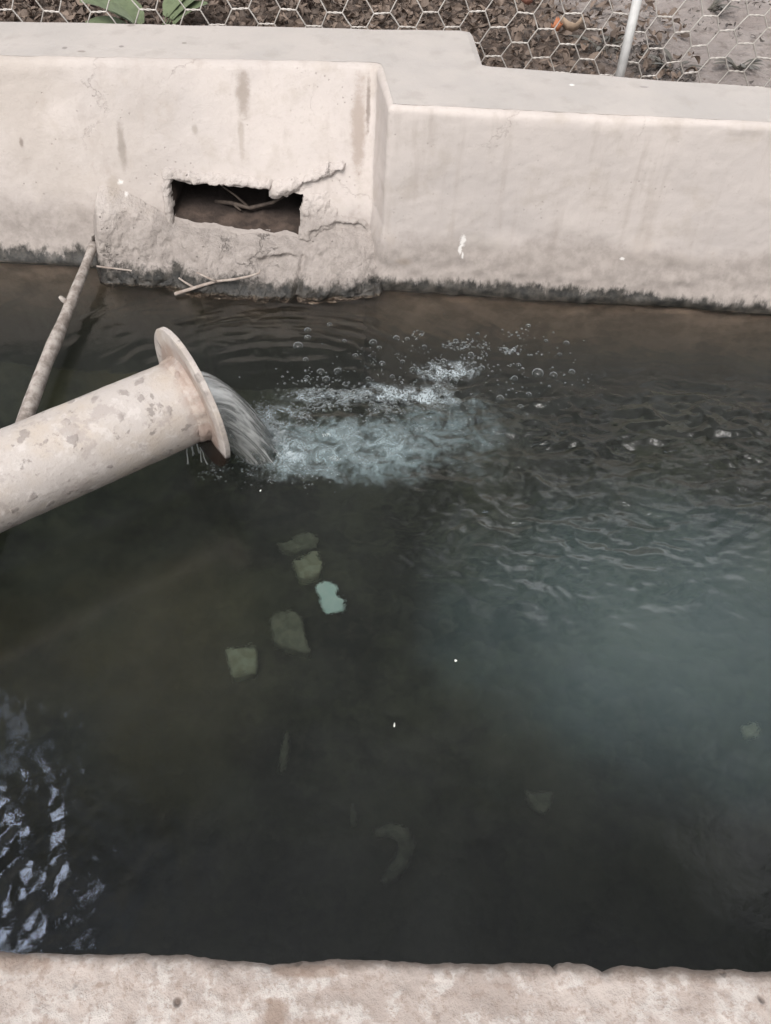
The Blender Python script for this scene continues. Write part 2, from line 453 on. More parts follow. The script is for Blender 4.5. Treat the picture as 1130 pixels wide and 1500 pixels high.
def make_columns():
    """plan of the wall: base point, top point, outward normal at each column"""
    cols = []
    xl = list(np.arange(-3.0, -1.0, .05)) + list(np.arange(-1.0, -.479, .006)) + list(np.arange(-.479, -.2, .279 / 46)) + list(np.arange(-.2, XC0 - .004, .006))
    for x in xl:
        cols.append((x, base_y(x), x, 1.637 + .0406 * (x + .793), 0, -1))
    n = 16
    y_l, y_r = base_y(XC0), 1.4595
    t_l, t_r = 1.667, 1.481
    for k in range(n + 1):
        t = k / n
        x = XC0 + (XC1 - XC0) * t
        e = t
        cols.append((x, y_l + (y_r - y_l) * e, x, t_l + (t_r - t_l) * e, -.9, -.45))
    for x in list(np.arange(XC1 + .006, 1.1, .006)) + list(np.arange(1.1, 3.01, .05)):
        cols.append((x, 1.459 - .045 * (x + .007), x, 1.481 - .030 * (x + .014), 0, -1))
    A = np.array(cols)
    # soften the plan corners
    k0 = int(np.argmin(abs(A[:, 0] - XC0))); B = A.copy()
    for it in range(3):
        B[1:-1, 1] = (B[:-2, 1] + 2 * B[1:-1, 1] + B[2:, 1]) / 4; B[1:-1, 3] = (B[:-2, 3] + 2 * B[1:-1, 3] + B[2:, 3]) / 4
        B[1:-1, 4:] = (B[:-2, 4:] + 2 * B[1:-1, 4:] + B[2:, 4:]) / 4
        sel = slice(k0 - 5, k0 + 24); A[sel] = B[sel]; B = A.copy()
    return A


COLS = make_columns()
HZ0, HZ1, HX0, HX1 = .0845, .1545, -.479, -.2


def wall_disp(x, z):
    d = .005 * fbm(x * 2.5, z * 4, 3) + (.0035 - .0027 * sst(-.05, .05, x)) * fbm(x * 11 + 4, z * 13, 4) + .0010 * fbm(x * 60, z * 60, 2)
    right = sst(-.02, .02, x)
    d = d + right * (.020 * sst(.13, .02, z + .02 * perlin(x * 6, z * 6 + 3)) + .005 * fbm(x * 14, z * 30 + 2, 4, .6) * sst(.10, .05, z)) + .004 * right * fbm(x * 9, z * 25 + 8, 3) * sst(.14, .06, z)
    d = d + .010 * sst(.045, .01, z + .018 * fbm(x * 28, z * 8 + 2, 3)) * (z > -.01)      # slime fur at the waterline
    return d


def wall_point(A, z):
    t = np.clip(z / HW, -.2, 1.2)
    x = A[:, 0] + (A[:, 2] - A[:, 0]) * t; y = A[:, 1] + (A[:, 3] - A[:, 1]) * np.where(t > 0, t, t * .1)
    return x, y


def hole_warp(x, z):
    w = sst(.10, .0, np.maximum(np.maximum(HX0 - x, x - HX1), 0)) * sst(.06, .0, np.maximum(np.maximum(HZ0 - z, z - HZ1), 0))
    z2 = z + w * (-.05 * (x + .34) + .008 * perlin(x * 22, z * 8) + .003 * perlin(x * 75, z * 20))
    x2 = x + w * (.011 * perlin(z * 30 + 3, x * 8) + .003 * perlin(z * 90, x * 30))
    return x2, z2


rows = list(np.arange(-.62, -.05, .05)) + list(np.arange(-.045, HZ0 - .003, .0062)) + list(np.linspace(HZ0, HZ1, 13)) + list(np.arange(HZ1 + .006, HW - .016, .006))
nz0 = len(rows)
V = []
for z in rows:
    x, y = wall_point(COLS, z)
    x2, z2 = hole_warp(x, np.full_like(x, z))
    d = wall_disp(x + COLS[:, 1] * .3, z2)
    nn = np.hypot(COLS[:, 4], COLS[:, 5])
    V.append(np.stack([x2 + d * COLS[:, 4] / nn, y + d * COLS[:, 5] / nn + (z2 - z) * .44 * (x < XC0), z2], 1))
RR = .013
edge_n = .0035 * fbm(COLS[:, 0] * 14, COLS[:, 3] * 14, 4)
for k in range(6):
    a = k / 5 * math.pi / 2
    z = HW - RR + RR * math.sin(a)
    x, y = wall_point(COLS, z)
    nn = np.hypot(COLS[:, 4], COLS[:, 5]); ins = RR * (1 - math.cos(a))
    d = wall_disp(x + COLS[:, 1] * .3, np.full_like(x, HW - RR)) * (1 - k / 5) - ins + edge_n * (1 - .2 * k)
    V.append(np.stack([x + d * COLS[:, 4] / nn, y + d * COLS[:, 5] / nn, np.full_like(x, z) + edge_n * .5 * (k > 2)], 1))
nc = len(COLS); nr = len(V)
ci0 = int(np.argmin(abs(COLS[:, 0] - HX0))); ci1 = int(np.argmin(abs(COLS[:, 0] - HX1)))
ri0 = int(np.argmin([abs(z - HZ0) for z in rows])); ri1 = int(np.argmin([abs(z - HZ1) for z in rows]))
VV = np.concatenate(V)
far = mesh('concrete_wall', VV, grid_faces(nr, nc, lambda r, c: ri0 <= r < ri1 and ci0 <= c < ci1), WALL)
tag(far, 'long pale plastered concrete wall with a square hole, beyond the water', 'wall')

# coping: the flat grey top of the wall, down its rear face
front = V[-1]
rear = []
for x in np.arange(-3.0, .140, .03): rear.append((x, 1.836 + .037 * (x + .86)))
rear += [(.146, 1.868), (.152, 1.845), (.156, 1.80), (.161, 1.74), (.164, 1.70)]
for x in np.arange(.18, 3.01, .03): rear.append((x, 1.692 - .10 * (x - .164)))
rear = np.array(rear)
rear[:, 1] += .006 * fbm(rear[:, 0] * 5, rear[:, 1] * 5, 4)
rv = np.column_stack([rear, np.full(len(rear), HW - .006)])
rin = rv.copy(); rin[:, 1] -= .014; rin[:, 2] = HW
m_ = (rear[:, 0] > .140) & (rear[:, 0] < .17); rin[m_, 0] -= .012
rdn = rv.copy(); rdn[:, 2] = 0.0
nf, nq = len(front), len(rv)
cv = np.concatenate([front + np.array([0, 0, .0005]), rin, rv, rdn])
cf = [tuple(list(range(nf)) + list(range(nf + nq - 1, nf - 1, -1)))]
for i in range(nq - 1):
    for b in (nf, nf + nq): cf.append((b + i, b + i + 1, b + nq + i + 1, b + nq + i))
cop = mesh('coping', cv, cf, COPING, far, smooth=False)
bm = bmesh.new(); bm.from_mesh(cop.data); bmesh.ops.recalc_face_normals(bm, faces=bm.faces); bm.to_mesh(cop.data); bm.free()

# the opening: sides, roof, bed and back
G = VV.reshape(nr, nc, 3)
loop = [G[ri0, c] for c in range(ci0, ci1)] + [G[r, ci1] for r in range(ri0, ri1)] + [G[ri1, c] for c in range(ci1, ci0, -1)] + [G[r, ci0] for r in range(ri1, ri0, -1)]
ov, of = [], []
dep = [0, .012, .03, .06, .10, .15, .21, .27]
for k, dy in enumerate(dep):
    for q in loop:
        j = .006 * mnoise.noise((q[0] * 30, q[2] * 30, dy * 25)) if k else 0
        cx = (q[0] + .34) * (1 - .25 * dy) - .34 + (j if abs(q[0] + .34) > .13 else 0)
        ov.append((cx, q[1] + dy + .008 * (k == 0) * 0, q[2] + j + .02 * dy))
nl = len(loop)
for k in range(len(dep) - 1):
    for i in range(nl): of.append((k * nl + i, (k + 1) * nl + i, (k + 1) * nl + (i + 1) % nl, k * nl + (i + 1) % nl))
of.append(tuple(range((len(dep) - 1) * nl, len(dep) * nl)))
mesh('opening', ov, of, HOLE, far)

# rough mortar thrown around the opening


def mortar(name, x0, x1, z0, z1, hfun, step=.0035):
    xs = np.arange(x0, x1, step); zs = np.arange(z0, z1, step)
    X, Z = np.meshgrid(xs, zs)
    hgt = hfun(X, Z)
    Y = base_y(X) + (1.637 + .0406 * (X + .793) - base_y(X)) * np.clip(Z / HW, -.02, 1) - wall_disp(X + base_y(X) * .3, Z) - hgt
    keep = hgt > -.009
    nr_, nc_ = X.shape
    fs = grid_faces(nr_, nc_, lambda r, c: not (keep[r, c] and keep[r + 1, c] and keep[r, c + 1] and keep[r + 1, c + 1]))
    o = mesh(name, np.stack([X.ravel(), Y.ravel(), Z.ravel()], 1), fs, MORTAR, far)
    bm = bmesh.new(); bm.from_mesh(o.data)
    bmesh.ops.delete(bm, geom=[v for v in bm.verts if not v.link_faces], context='VERTS'); bm.to_mesh(o.data); bm.free()
    return o


def ledge_h(X, Z):
    top = np.interp(X, [-.67, -.645, -.63, -.60, -.56, -.52, -.49, -.47, -.40, -.34, -.28, -.20, -.17, -.13, -.09, -.06, -.01], [.09, .115, .150, .145, .13, .115, .097, .086, .082, .077, .076, .072, .080, .092, .094, .09, .085])
    top = top + .006 * fbm(X * 22, Z * 10, 3)
    bot = np.interp(X, [-.70, -.62, -.22, -.20, -.05], [-.05, -.05, -.05, -.05, -.05])
    d = top - Z
    h = .042 * sst(-.002, .016, d) + .018 * sst(.012, .075, d) - .012 * sst(.004, -.006, d)
    h = h * (1 - .36 * sst(-.20, -.03, X)) * (1 - .45 * sst(-.065, -.02, X))
    side = sst(-.665, -.625, X + .01 * perlin(Z * 30, X * 5)) * sst(-.012, -.03, X)
    h = (h + .012) * side - .012
    groove = .016 * np.exp(-((X + .197 - .25 * (Z - .04)) / .008) ** 2) * sst(.075, .05, Z)     # the crack between the two lumps
    cave = .020 * np.exp(-(((X + .25) / .045) ** 2 + ((Z - .048 - .1 * (X + .25)) / .008) ** 2))
    rough = .010 * fbm(X * 20, Z * 22, 4, .6) + .004 * fbm(X * 70, Z * 70, 3, .6)
    return h + rough * sst(-.002, .02, h) * sst(0, .02, d) - groove - cave


mortar('mortar_ledge', -.68, -.008, -.03, .165, ledge_h)


def lump_h(X, Z):
    # a dab dragged from the hole's upper right corner up to the right
    ax, az, bx, bz = -.255, .150, -.115, .200
    t = np.clip(((X - ax) * (bx - ax) + (Z - az) * (bz - az)) / ((bx - ax) ** 2 + (bz - az) ** 2), 0, 1)
    dist = np.hypot(X - ax - t * (bx - ax), Z - az - t * (bz - az)) + .006 * fbm(X * 40, Z * 40, 3)
    w = .011 + .005 * np.sin(t * 9 + 1) + .008 * fbm(X * 30, Z * 30 + 4, 3) - .005 * t
    h = .013 * sst(w + .004, w * .2, dist) - .012 * sst(w, w + .008, dist)
    return h + .007 * fbm(X * 50 + 9, Z * 60, 4, .65) * (h > -.004)


mortar('mortar_dab', -.29, -.09, .12, .225, lump_h, .003)


def lip_h(X, Z):
    zc = .160 - .05 * (X + .34) + .004 * fbm(X * 20, X * 0 + 3, 3)
    d = np.abs(Z - zc - .004)
    h = .012 * sst(.014, .003, d + .006 * fbm(X * 30, Z * 30, 4)) - .012 * sst(.008, .014, d) + .005 * fbm(X * 55, Z * 55, 4, .6) * (d < .012)
    return h - .02 * sst(-.49, -.50, X) - .02 * sst(-.27, -.25, X)


mortar('mortar_lip', -.51, -.24, .135, .19, lip_h, .0025)


def patch_h(X, Z):
    d = np.hypot((X + .165) / .048, (Z - .108 - .25 * (X + .165)) / .042) + .35 * fbm(X * 25, Z * 25 + 6, 4)
    arc = np.abs(np.hypot((X + .125) / .075, (Z - .075) / .030) - 1 + .25 * fbm(X * 20, Z * 20, 3))
    h = .007 * sst(1.0, .5, d) + .007 * sst(.22, .05, arc) * (Z > .07) - .010 * sst(.9, 1.1, d) * (1 - sst(.25, .1, arc) * (Z > .072))
    return h + .008 * fbm(X * 60, Z * 60 + 2, 4, .6) * (h > -.005) - .03 * sst(-.206, -.212, X)


mortar('mortar_patch', -.215, -.045, .06, .16, patch_h, .0025)


def jamb_h(X, Z):
    d = np.abs(X + .487 + .006 * fbm(X * 0 + 2, Z * 40, 3))
    h = .012 * sst(.013, .003, d + .006 * fbm(X * 45, Z * 45, 3)) - .012 * sst(.008, .014, d)
    return h + .005 * fbm(X * 50, Z * 50 + 7, 4, .6) * (h > -.004) - .03 * sst(.17, .18, Z)


mortar('mortar_jamb', -.515, -.465, .07, .185, jamb_h, .0025)

# ------------------------------------------------------------------ near wall
xs = np.concatenate([np.arange(-3, -.5, .05), np.arange(-.5, .5, .0025), np.arange(.5, 3.01, .05)])
ys = [.0, .0]
prof = [(-.35, .0, 0)] + [(-.35, .38, 0)] + [(yy, .38, 1) for yy in np.arange(-.30, .02, .03)] + [(yy, .38, 1) for yy in np.arange(.02, .0905, .0025)]
prof += [(.0935, .379, 1), (.0965, .376, 1), (.098, .371, 1), (.0985, .36, .7), (.099, .33, .6), (.099, .2, .5), (.10, .0, .3), (.10, -.62, 0)]
NV = []
for (yy, zz, w) in prof:
    ed = .0012 * fbm(xs * 9, xs * 0 + .5, 4, .6) + .0022 * fbm(xs * 60, xs * 0 + 4.5, 3) - .0035 * np.exp(-((xs + .07) / .03) ** 2) - .003 * np.exp(-((xs - .166) / .003) ** 2) - .004 * np.exp(-((xs - .13) / .002) ** 2)
    ed = ed + .010 * xs
    k = float(sst(.04, .095, np.array(yy))) * w
    zn = (.0035 * fbm(xs * 12, xs * 0 + yy * 12, 4) + .0018 * fbm(xs * 70, xs * 0 + yy * 70, 3, .6)) * w
    NV.append(np.stack([xs, np.full_like(xs, yy) + ed * k, np.full_like(xs, zz) + zn * (zz > .3)], 1))
NV = np.concatenate(NV)
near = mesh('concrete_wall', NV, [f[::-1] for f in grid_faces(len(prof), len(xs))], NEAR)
tag(near, 'worn pitted pinkish concrete wall top along the near side of the water', 'wall')

# ------------------------------------------------------------------ basin floor
xs = np.arange(-3, 3.01, .04); ys = np.arange(0, 1.65, .04)
X, Y = np.meshgrid(xs, ys)
Z = -.55 + .03 * fbm(X * 3, Y * 3, 4) + .012 * fbm(X * 14, Y * 14, 3)
fl = mesh('tank_floor', np.stack([X.ravel(), Y.ravel(), Z.ravel()], 1), grid_faces(*X.shape), FLOOR)
tag(fl, kind='structure')

# ------------------------------------------------------------------ water
xs = np.concatenate([np.arange(-3, -1.0, .04), np.arange(-1.0, 1.0, .0038), np.arange(1.0, 3.01, .04)])
ys = np.concatenate([np.arange(.03, .1, .02), np.arange(.1, 1.58, .0038)])
X, Y = np.meshgrid(xs, ys)
imp = at(400, 655)


def blob(px, py, rx, ry, ang=0.0):
    c = at(px, py); a = math.radians(ang)
    dx, dy = X - c[0], Y - c[1]
    u = dx * math.cos(a) + dy * math.sin(a); v = -dx * math.sin(a) + dy * math.cos(a)
    return np.exp(-((u / rx) ** 2 + (v / ry) ** 2))


rad = np.hypot(X - imp[0], Y - imp[1])
wv = .00035 * fbm(X * 5, Y * 6, 3)
wv = wv + .0011 * blob(270, 470, .33, .13) * np.sin(rad * 2 * math.pi / .045 + 4.5 * fbm(X * 5, Y * 5, 4)) * sst(.5, .62, .5 + .5 * fbm(X * 9 + 3, Y * 14, 2))
wv = wv + .0006 * blob(560, 470, .4, .10) * np.sin(rad * 2 * math.pi / .03 + 3 * fbm(X * 7, Y * 7, 3))
warpx = X + .03 * fbm(X * 8, Y * 8 + 5, 2); warpy = Y + .03 * fbm(X * 8 + 7, Y * 8, 2)
ridge = 1 - np.abs(fbm(warpx * 6, warpy * 13, 4, .55)) * 1.6
chop = np.maximum(blob(800, 640, .26, .16), blob(1050, 650, .34, .18))
chop = np.maximum(chop, .75 * blob(850, 790, .26, .14))
wv = wv + .013 * chop * (ridge - .6) + .0040 * chop * fbm(X * 26, Y * 44, 4, .6) + .0042 * chop * (.62 - 1.2 * np.abs(fbm(warpx * 22 + 3, warpy * 42, 3, .55)))
tur = np.maximum(blob(470, 650, .16, .09), .8 * blob(600, 630, .15, .12))
wv = wv + .010 * tur * fbm(X * 17, Y * 20, 4, .55) + .018 * blob(400, 655, .045, .035)
wv = wv + .0014 * np.maximum(blob(900, 950, .5, .25), blob(700, 520, .5, .15)) * fbm(X * 15, Y * 22, 3)
wv = wv + .0014 * blob(10, 1200, .25, .22) * fbm(X * 16 + Y * 6, Y * 10, 3) + .0017 * blob(-10, 1250, .14, .14) * fbm(X * 24 - Y * 12, Y * 16 + X * 10, 4, .55)
wv = wv * sst(0, .03, Y - .10)
nr_, nc_ = X.shape
tv = np.stack([X.ravel(), Y.ravel(), wv.ravel()], 1)
bv = tv.copy(); bv[:, 2] = -.61
wf = grid_faces(nr_, nc_)
ring = list(range(nc_)) + [r * nc_ + nc_ - 1 for r in range(1, nr_)] + [(nr_ - 1) * nc_ + c for c in range(nc_ - 2, -1, -1)] + [r * nc_ for r in range(nr_ - 2, 0, -1)]
n0 = len(tv); low = tv[ring].copy(); low[:, 2] = -.61
for i in range(len(ring)):
    j = (i + 1) % len(ring); wf.append((ring[j], ring[i], n0 + i, n0 + j))
wf.append(tuple(range(n0 + len(ring) - 1, n0 - 1, -1)))
wat = mesh('water', np.concatenate([tv, low]), wf, WATER)
tag(wat, kind='structure')


def wz(x, y):
    i = int(np.clip(np.searchsorted(ys, y), 0, len(ys) - 1)); j = int(np.clip(np.searchsorted(xs, x), 0, len(xs) - 1))
    return float(wv[i, j])


# ------------------------------------------------------------------ pipe
P1 = at(284, 583, .15)
D1 = (P1 - CAM) @ _f
d0 = ray(0, 705); P0 = CAM + d0 * (D1 / 1.10) / (d0 @ _f)
ax = Vector(P1 - P0).normalized()
pr = tag(bpy.data.objects.new('steel_pipe', None), 'pale lime-crusted steel pipe with a round flange, pouring water into the tank', 'pipe')
col.objects.link(pr)
zq = ax; xq = ax.cross(Vector((0, 0, 1))).normalized(); yq = zq.cross(xq)
PM = Matrix(((xq.x, yq.x, zq.x, P1[0]), (xq.y, yq.y, zq.y, P1[1]), (xq.z, yq.z, zq.z, P1[2]), (0, 0, 0, 1)))
pr.matrix_world = PM


def lathe(prof, n=96, wob=0.0, seed=0.0):
    vs, fs = [], []
    for (r, z) in prof:
        for k in range(n):
            t = 2 * math.pi * k / n
            q = r + (wob * mnoise.noise((math.cos(t) * 3 + seed, math.sin(t) * 3, z * 40)) + wob * .6 * mnoise.noise((math.cos(t) * 9 + seed, math.sin(t) * 9, z * 90)) if wob else 0)
            vs.append((q * math.cos(t), q * math.sin(t), z))
    for i in range(len(prof) - 1):
        for k in range(n): fs.append((i * n + k, i * n + (k + 1) % n, (i + 1) * n + (k + 1) % n, (i + 1) * n + k))
    return vs, fs


RP, RF = .0675, .1175
body = [(RP, -1.6), (RP, -1.0)] + [(RP, z) for z in np.arange(-.98, -.02, .012)] + [(RP, -.012)]
inner = [(RP - .006, .0005), (RP - .006, -.3), (RP - .006, -1.6)]
v, f = lathe(body, wob=.0006); mesh('pipe_body', v, f, PIPE, pr)
v, f = lathe(inner[::-1]); mesh('pipe_bore', v, [q[::-1] for q in f], mat_simple('dark_bore', (.05, .035, .028), (.1, .07, .05)), pr)
fl_prof = [(RP - .006, -.007), (RF - .004, -.008), (RF - .0008, -.0076), (RF, -.0068), (RF, .000), (RF - .001, .001), (RP - .006, .001)]
fl_prof = [(RP - .007, -.007), (RP + .02, -.0075), (RP + .035, -.0078)] + fl_prof[1:] + [(RP - .006, -.007)]
v, f = lathe(fl_prof, 160, wob=.0005, seed=3); sharp(mesh('flange', v, f, PIPE, pr), 28)
weld = [(RP - .001, -.026), (RP + .0025, -.022), (RP + .004, -.017), (RP + .0035, -.012), (RP + .006, -.008), (RP + .004, -.004)]
v, f = lathe(weld, 128, wob=.003, seed=8); mesh('weld_collar', v, f, PIPE, pr)

# water leaving the pipe
mouth = Vector(P1) + ax * .0
land = Vector(at(376, 657, -.018))
vs, fs, uvs = [], [], []
NJ, NK = 26, 48
hd = Vector((ax.x, ax.y, 0)).normalized()
side = hd.cross(Vector((0, 0, 1))).normalized()
span = (Vector((land.x, land.y, 0)) - Vector((mouth.x, mouth.y, 0))).length
dirj = (Vector((land.x, land.y, 0)) - Vector((mouth.x, mouth.y, 0))).normalized()
for i in range(NJ):
    t = i / (NJ - 1) * 1.12 - .12
    drop = .150 * max(t, 0) ** 1.7 - .005
    c = mouth + dirj * span * t + Vector((0, 0, -drop - .008))
    tang = (dirj * span + Vector((0, 0, -.150 * 1.7 * max(t, .01) ** .7))).normalized()
    upv = side.cross(tang).normalized()
    if upv.z < 0: upv = -upv
    wx = .057 + .007 * max(t, 0) ** 2; wy = .052 - .010 * max(t, 0)
    for k in range(NK):
        a = 2 * math.pi * k / NK
        n_ = 1 + .05 * mnoise.noise((math.cos(a) * 4, math.sin(a) * 4, t * 1.5)) + .035 * mnoise.noise((math.cos(a) * 14, math.sin(a) * 14, t * 2 + 5)) * (t > 0)
        yy = math.sin(a) * wy * n_
        if yy > 0: yy *= .75
        vs.append(c + side * math.cos(a) * wx * n_ + upv * yy)
        uvs.append((k / NK, t))
for i in range(NJ - 1):
    for k in range(NK): fs.append((i * NK + k, i * NK + (k + 1) % NK, (i + 1) * NK + (k + 1) % NK, (i + 1) * NK + k))


def add_uv(o, uv):
    l = o.data.uv_layers.new(name='flow')
    for lp in o.data.loops: l.data[lp.index].uv = uv[lp.vertex_index]


jet = mesh('water_jet', vs, [q[::-1] for q in fs], JET)
bmj = bmesh.new(); bmj.from_mesh(jet.data); bmesh.ops.recalc_face_normals(bmj, faces=bmj.faces); bmj.to_mesh(jet.data); bmj.free()
add_uv(jet, uvs)
tag(jet, 'smooth streaked stream of water gushing out of the flanged pipe', 'water stream')
# dribbles under the flange
dv = []
fb = Vector(P1) + Vector((0, 0, -RF + .004))
for k in range(6):
    o = -hd * random.uniform(.002, .03) + side * random.uniform(-.035, .03)
    s = fb + o + Vector((0, 0, random.uniform(.0, .014)))
    s2 = s + Vector((random.uniform(-.006, .006), random.uniform(-.006, .006), 0)); s2.z = -.003
    pts = [s.lerp(s2, q) + Vector((random.uniform(-.001, .001), 0, 0)) for q in (0, .3, .6, .85, 1)]
    r = random.uniform(.0008, .0018)
    dv.append(tube(pts, [r, r * .8, r * .9, r * 1.3, r * 2], 8))
dj = tag(bpy.data.objects.new('dribble', None), 'thin dribbles of water falling from the wet underside of the flange', 'water drips')
dj.location = fb; bpy.context.view_layer.update(); col.objects.link(dj)
for v, f in dv: mesh('strand', [q - fb for q in v], f, JET, dj)

# ------------------------------------------------------------------ foam and bubbles
dome_v, dome_f = [], []


def dome(n=10, m=4):
    vs = []; fs = []
    for i in range(m):
        a = i / m * math.pi / 2 - .25 * (i == 0)
        for k in range(n):
            t = 2 * math.pi * k / n; vs.append((math.cos(a) * math.cos(t), math.cos(a) * math.sin(t), math.sin(a)))
    vs.append((0, 0, 1))
    for i in range(m - 1):
        for k in range(n): fs.append((i * n + k, i * n + (k + 1) % n, (i + 1) * n + (k + 1) % n, (i + 1) * n + k))
    for k in range(n): fs.append(((m - 1) * n + k, (m - 1) * n + (k + 1) % n, m * n))
    return np.array(vs), fs


dV, dF = dome(9, 3)
pts = []


def scatter(px, py, sx, sy, ang, n, r0, r1):
    a = math.radians(ang)
    for _ in range(n):
        u, w = random.gauss(0, sx), random.gauss(0, sy)
        x = px + u * math.cos(a) - w * math.sin(a); y = py + u * math.sin(a) + w * math.cos(a)
        q = at(x, y); 
        if mnoise.noise((q[0] * 38, q[1] * 38, 1.5)) < random.uniform(-.25, .25): continue
        pts.append((q[0], q[1], math.exp(random.uniform(math.log(r0), math.log(r1)) - .12)))


for s in [(480, 580, 34, 12, 8, 800, .0012, .0036), (440, 575, 8, 16, 15, 160, .001, .003), (560, 590, 30, 14, -10, 420, .001, .003), (600, 575, 40, 18, -15, 480, .001, .0032),
          (655, 550, 26, 16, -20, 330, .001, .0032), (720, 520, 40, 16, -15, 260, .001, .0032), (740, 517, 9, 5, -10, 90, .0015, .0035), (690, 505, 12, 4, 0, 60, .001, .003), (655, 505, 10, 4, 0, 60, .001, .003),
          (615, 490, 5, 3, 0, 22, .001, .003), (735, 580, 8, 6, 0, 40, .001, .003), (770, 560, 50, 26, 0, 140, .0008, .0026), (560, 530, 70, 22, -10, 200, .0008, .0024),
          (415, 612, 30, 11, 5, 700, .001, .003), (380, 605, 9, 6, 0, 160, .001, .0028), (520, 600, 50, 12, 0, 420, .001, .003), (640, 590, 30, 14, 0, 260, .0009, .0028), (800, 540, 40, 22, -5, 50, .0012, .0035), (420, 680, 40, 16, 0, 420, .001, .0028), (345, 690, 22, 6, 0, 120, .001, .0026), (500, 640, 80, 22, 0, 160, .0008, .0024), (305, 682, 9, 8, 0, 120, .0008, .0022)]:
    scatter(*s)
pts = [(x, y, r, wz(x, y) + random.uniform(-.0003, .0008)) for x, y, r in pts]
fv, ff = [], []
for (x, y, r, z_) in pts:
    k = len(fv); c = np.array([x, y, z_])
    fv += list(dV * r * np.array([1, 1, .8]) + c); ff += [tuple(i + k for i in q) for q in dF]
foam = mesh('foam', fv, ff, FOAM)
sp_ = []
for _ in range(3000):
    a_ = random.gauss(0, 1.0); rr_ = random.gauss(.044, .013)
    x = land.x - dirj.x * .014 + rr_ * (dirj.x * math.cos(a_) + side.x * math.sin(a_)); y = land.y - dirj.y * .014 + rr_ * (dirj.y * math.cos(a_) + side.y * math.sin(a_))
    if mnoise.noise((x * 60, y * 60, 3.1)) < random.uniform(-.4, .1): continue
    sp_.append((x, y, math.exp(random.uniform(math.log(.0006), math.log(.0026))), wz(x, y) + abs(random.gauss(0, .007)) - .001))
for _ in range(90):
    a_ = random.gauss(0, 1.3); rr_ = random.uniform(.05, .09)
    x = land.x + rr_ * (dirj.x * math.cos(a_) + side.x * math.sin(a_)); y = land.y + rr_ * (dirj.y * math.cos(a_) + side.y * math.sin(a_))
    sp_.append((x, y, random.uniform(.0005, .0012), wz(x, y) + random.uniform(0, .018)))
sv_, sf_ = [], []
for (x, y, r, z_) in sp_:
    k = len(sv_); sv_ += list(dV * r * np.array([1, 1, .8]) + np.array([x, y, z_])); sf_ += [tuple(i + k for i in q) for q in dF]
splash = mesh('splash', sv_, sf_, mat_bubble('spray_film', .75, .16))
tag(splash, 'churned white splash where the stream from the pipe lands', 'splash', kind='stuff')
tag(foam, 'white bubbly foam beside the outfall of the pipe', 'foam', kind='stuff')

dV, dF = dome(20, 7)
bubs = [(437, 507, 7.5), (451, 484, 5), (451, 495, 5), (483, 476, 4), (547, 502, 6), (581, 495, 5), (556, 510, 4), (521, 521, 4.5), (560, 533, 5), (448, 527, 4.5), (597, 497, 4), (788, 547, 9), (811, 550, 6), (838, 545, 5),
        (754, 555, 5), (763, 595, 5), (774, 478, 4), (830, 503, 4.5), (775, 577, 4.5), (470, 545, 6), (495, 544, 6), (478, 556, 6), (632, 548, 5), (540, 556, 4.5), (690, 520, 5), (622, 508, 4), (668, 500, 4.5), (706, 540, 5),
        (733, 583, 6), (640, 566, 5), (450, 553, 4), (590, 530, 4), (820, 520, 4), (575, 552, 4), (605, 541, 4.5), (650, 530, 5.5), (683, 548, 5), (760, 535, 4), (800, 500, 3.5), (700, 490, 3.5), (505, 500, 3.5), (465, 600, 5), (520, 575, 6), (545, 592, 5), (498, 590, 5)]
bme = None
for (px, py, r) in bubs:
    q = at(px, py); dd = np.linalg.norm(q - CAM); rr = r / F * (q - CAM) @ _f * .95
    if bme is None:
        b = mesh('bubble', dV, dF, BUB); bme = b.data
    else:
        b = bpy.data.objects.new('bubble', bme); col.objects.link(b)
    b.location = (q[0], q[1], wz(q[0], q[1]) - .0004); b.scale = (rr, rr, rr * .8); b.rotation_euler = (0, 0, random.uniform(0, 6))
    tag(b, 'clear round bubble floating on the water near the foam', 'bubble', 'bubbles floating near the outfall')

# ------------------------------------------------------------------ sticks
WOOD = mat_simple('weathered_wood', (.19, .16, .14), (.40, .36, .33), 55, .85, .8, .004)
TWIG = mat_simple('dry_twig', (.26, .21, .18), (.40, .35, .31), 60, .85, .4, .002)
a = at(141, 352, .047) ; a = np.array([-.653, 1.500, .047]); b = at(30, 612, .035); e = at(-28, 775, .03)
pts_ = []
rad_ = []
for i in range(26):
    t = i / 25
    q = a * (1 - t) + e * t
    q = q + np.array([.0018 * math.sin(t * 11), .001 * math.sin(t * 5), .002 * math.sin(t * 13)])
    pts_.append(q); rad_.append(.0085 + .0045 * min(1, t * 2.2) + .0005 * math.sin(i * 1.3))
brn = tag(bpy.data.objects.new('branch', None), 'thick grey bare branch leaning against the far wall, passing behind the pipe', 'branch')
col.objects.link(brn)
v, f = tube(pts_, rad_, 14, wob=.10); mesh('stem', v, f, WOOD, brn)
kp = pts_[7]
v, f = tube([kp + np.array([0, 0, 0]), kp + np.array([-.014, .002, .012]), kp + np.array([-.018, .004, .016])], [.007, .005, .0035], 8); mesh('knot', v, f, WOOD, brn)
t0 = np.array([-.654, 1.497, .05])
parts = [tube([t0 + np.array([0, -.004, -.006]), t0 + np.array([.004, -.006, .014]), t0 + np.array([.012, -.004, .020]), t0 + np.array([.016, -.010, .004]), t0 + np.array([.012, -.016, -.022])], [.004, .0035, .003, .003, .002], 8)]
v, f = join(parts); mesh('bark_strip', v, f, mat_simple('dark_bark', (.05, .04, .035), (.10, .085, .075)), brn)


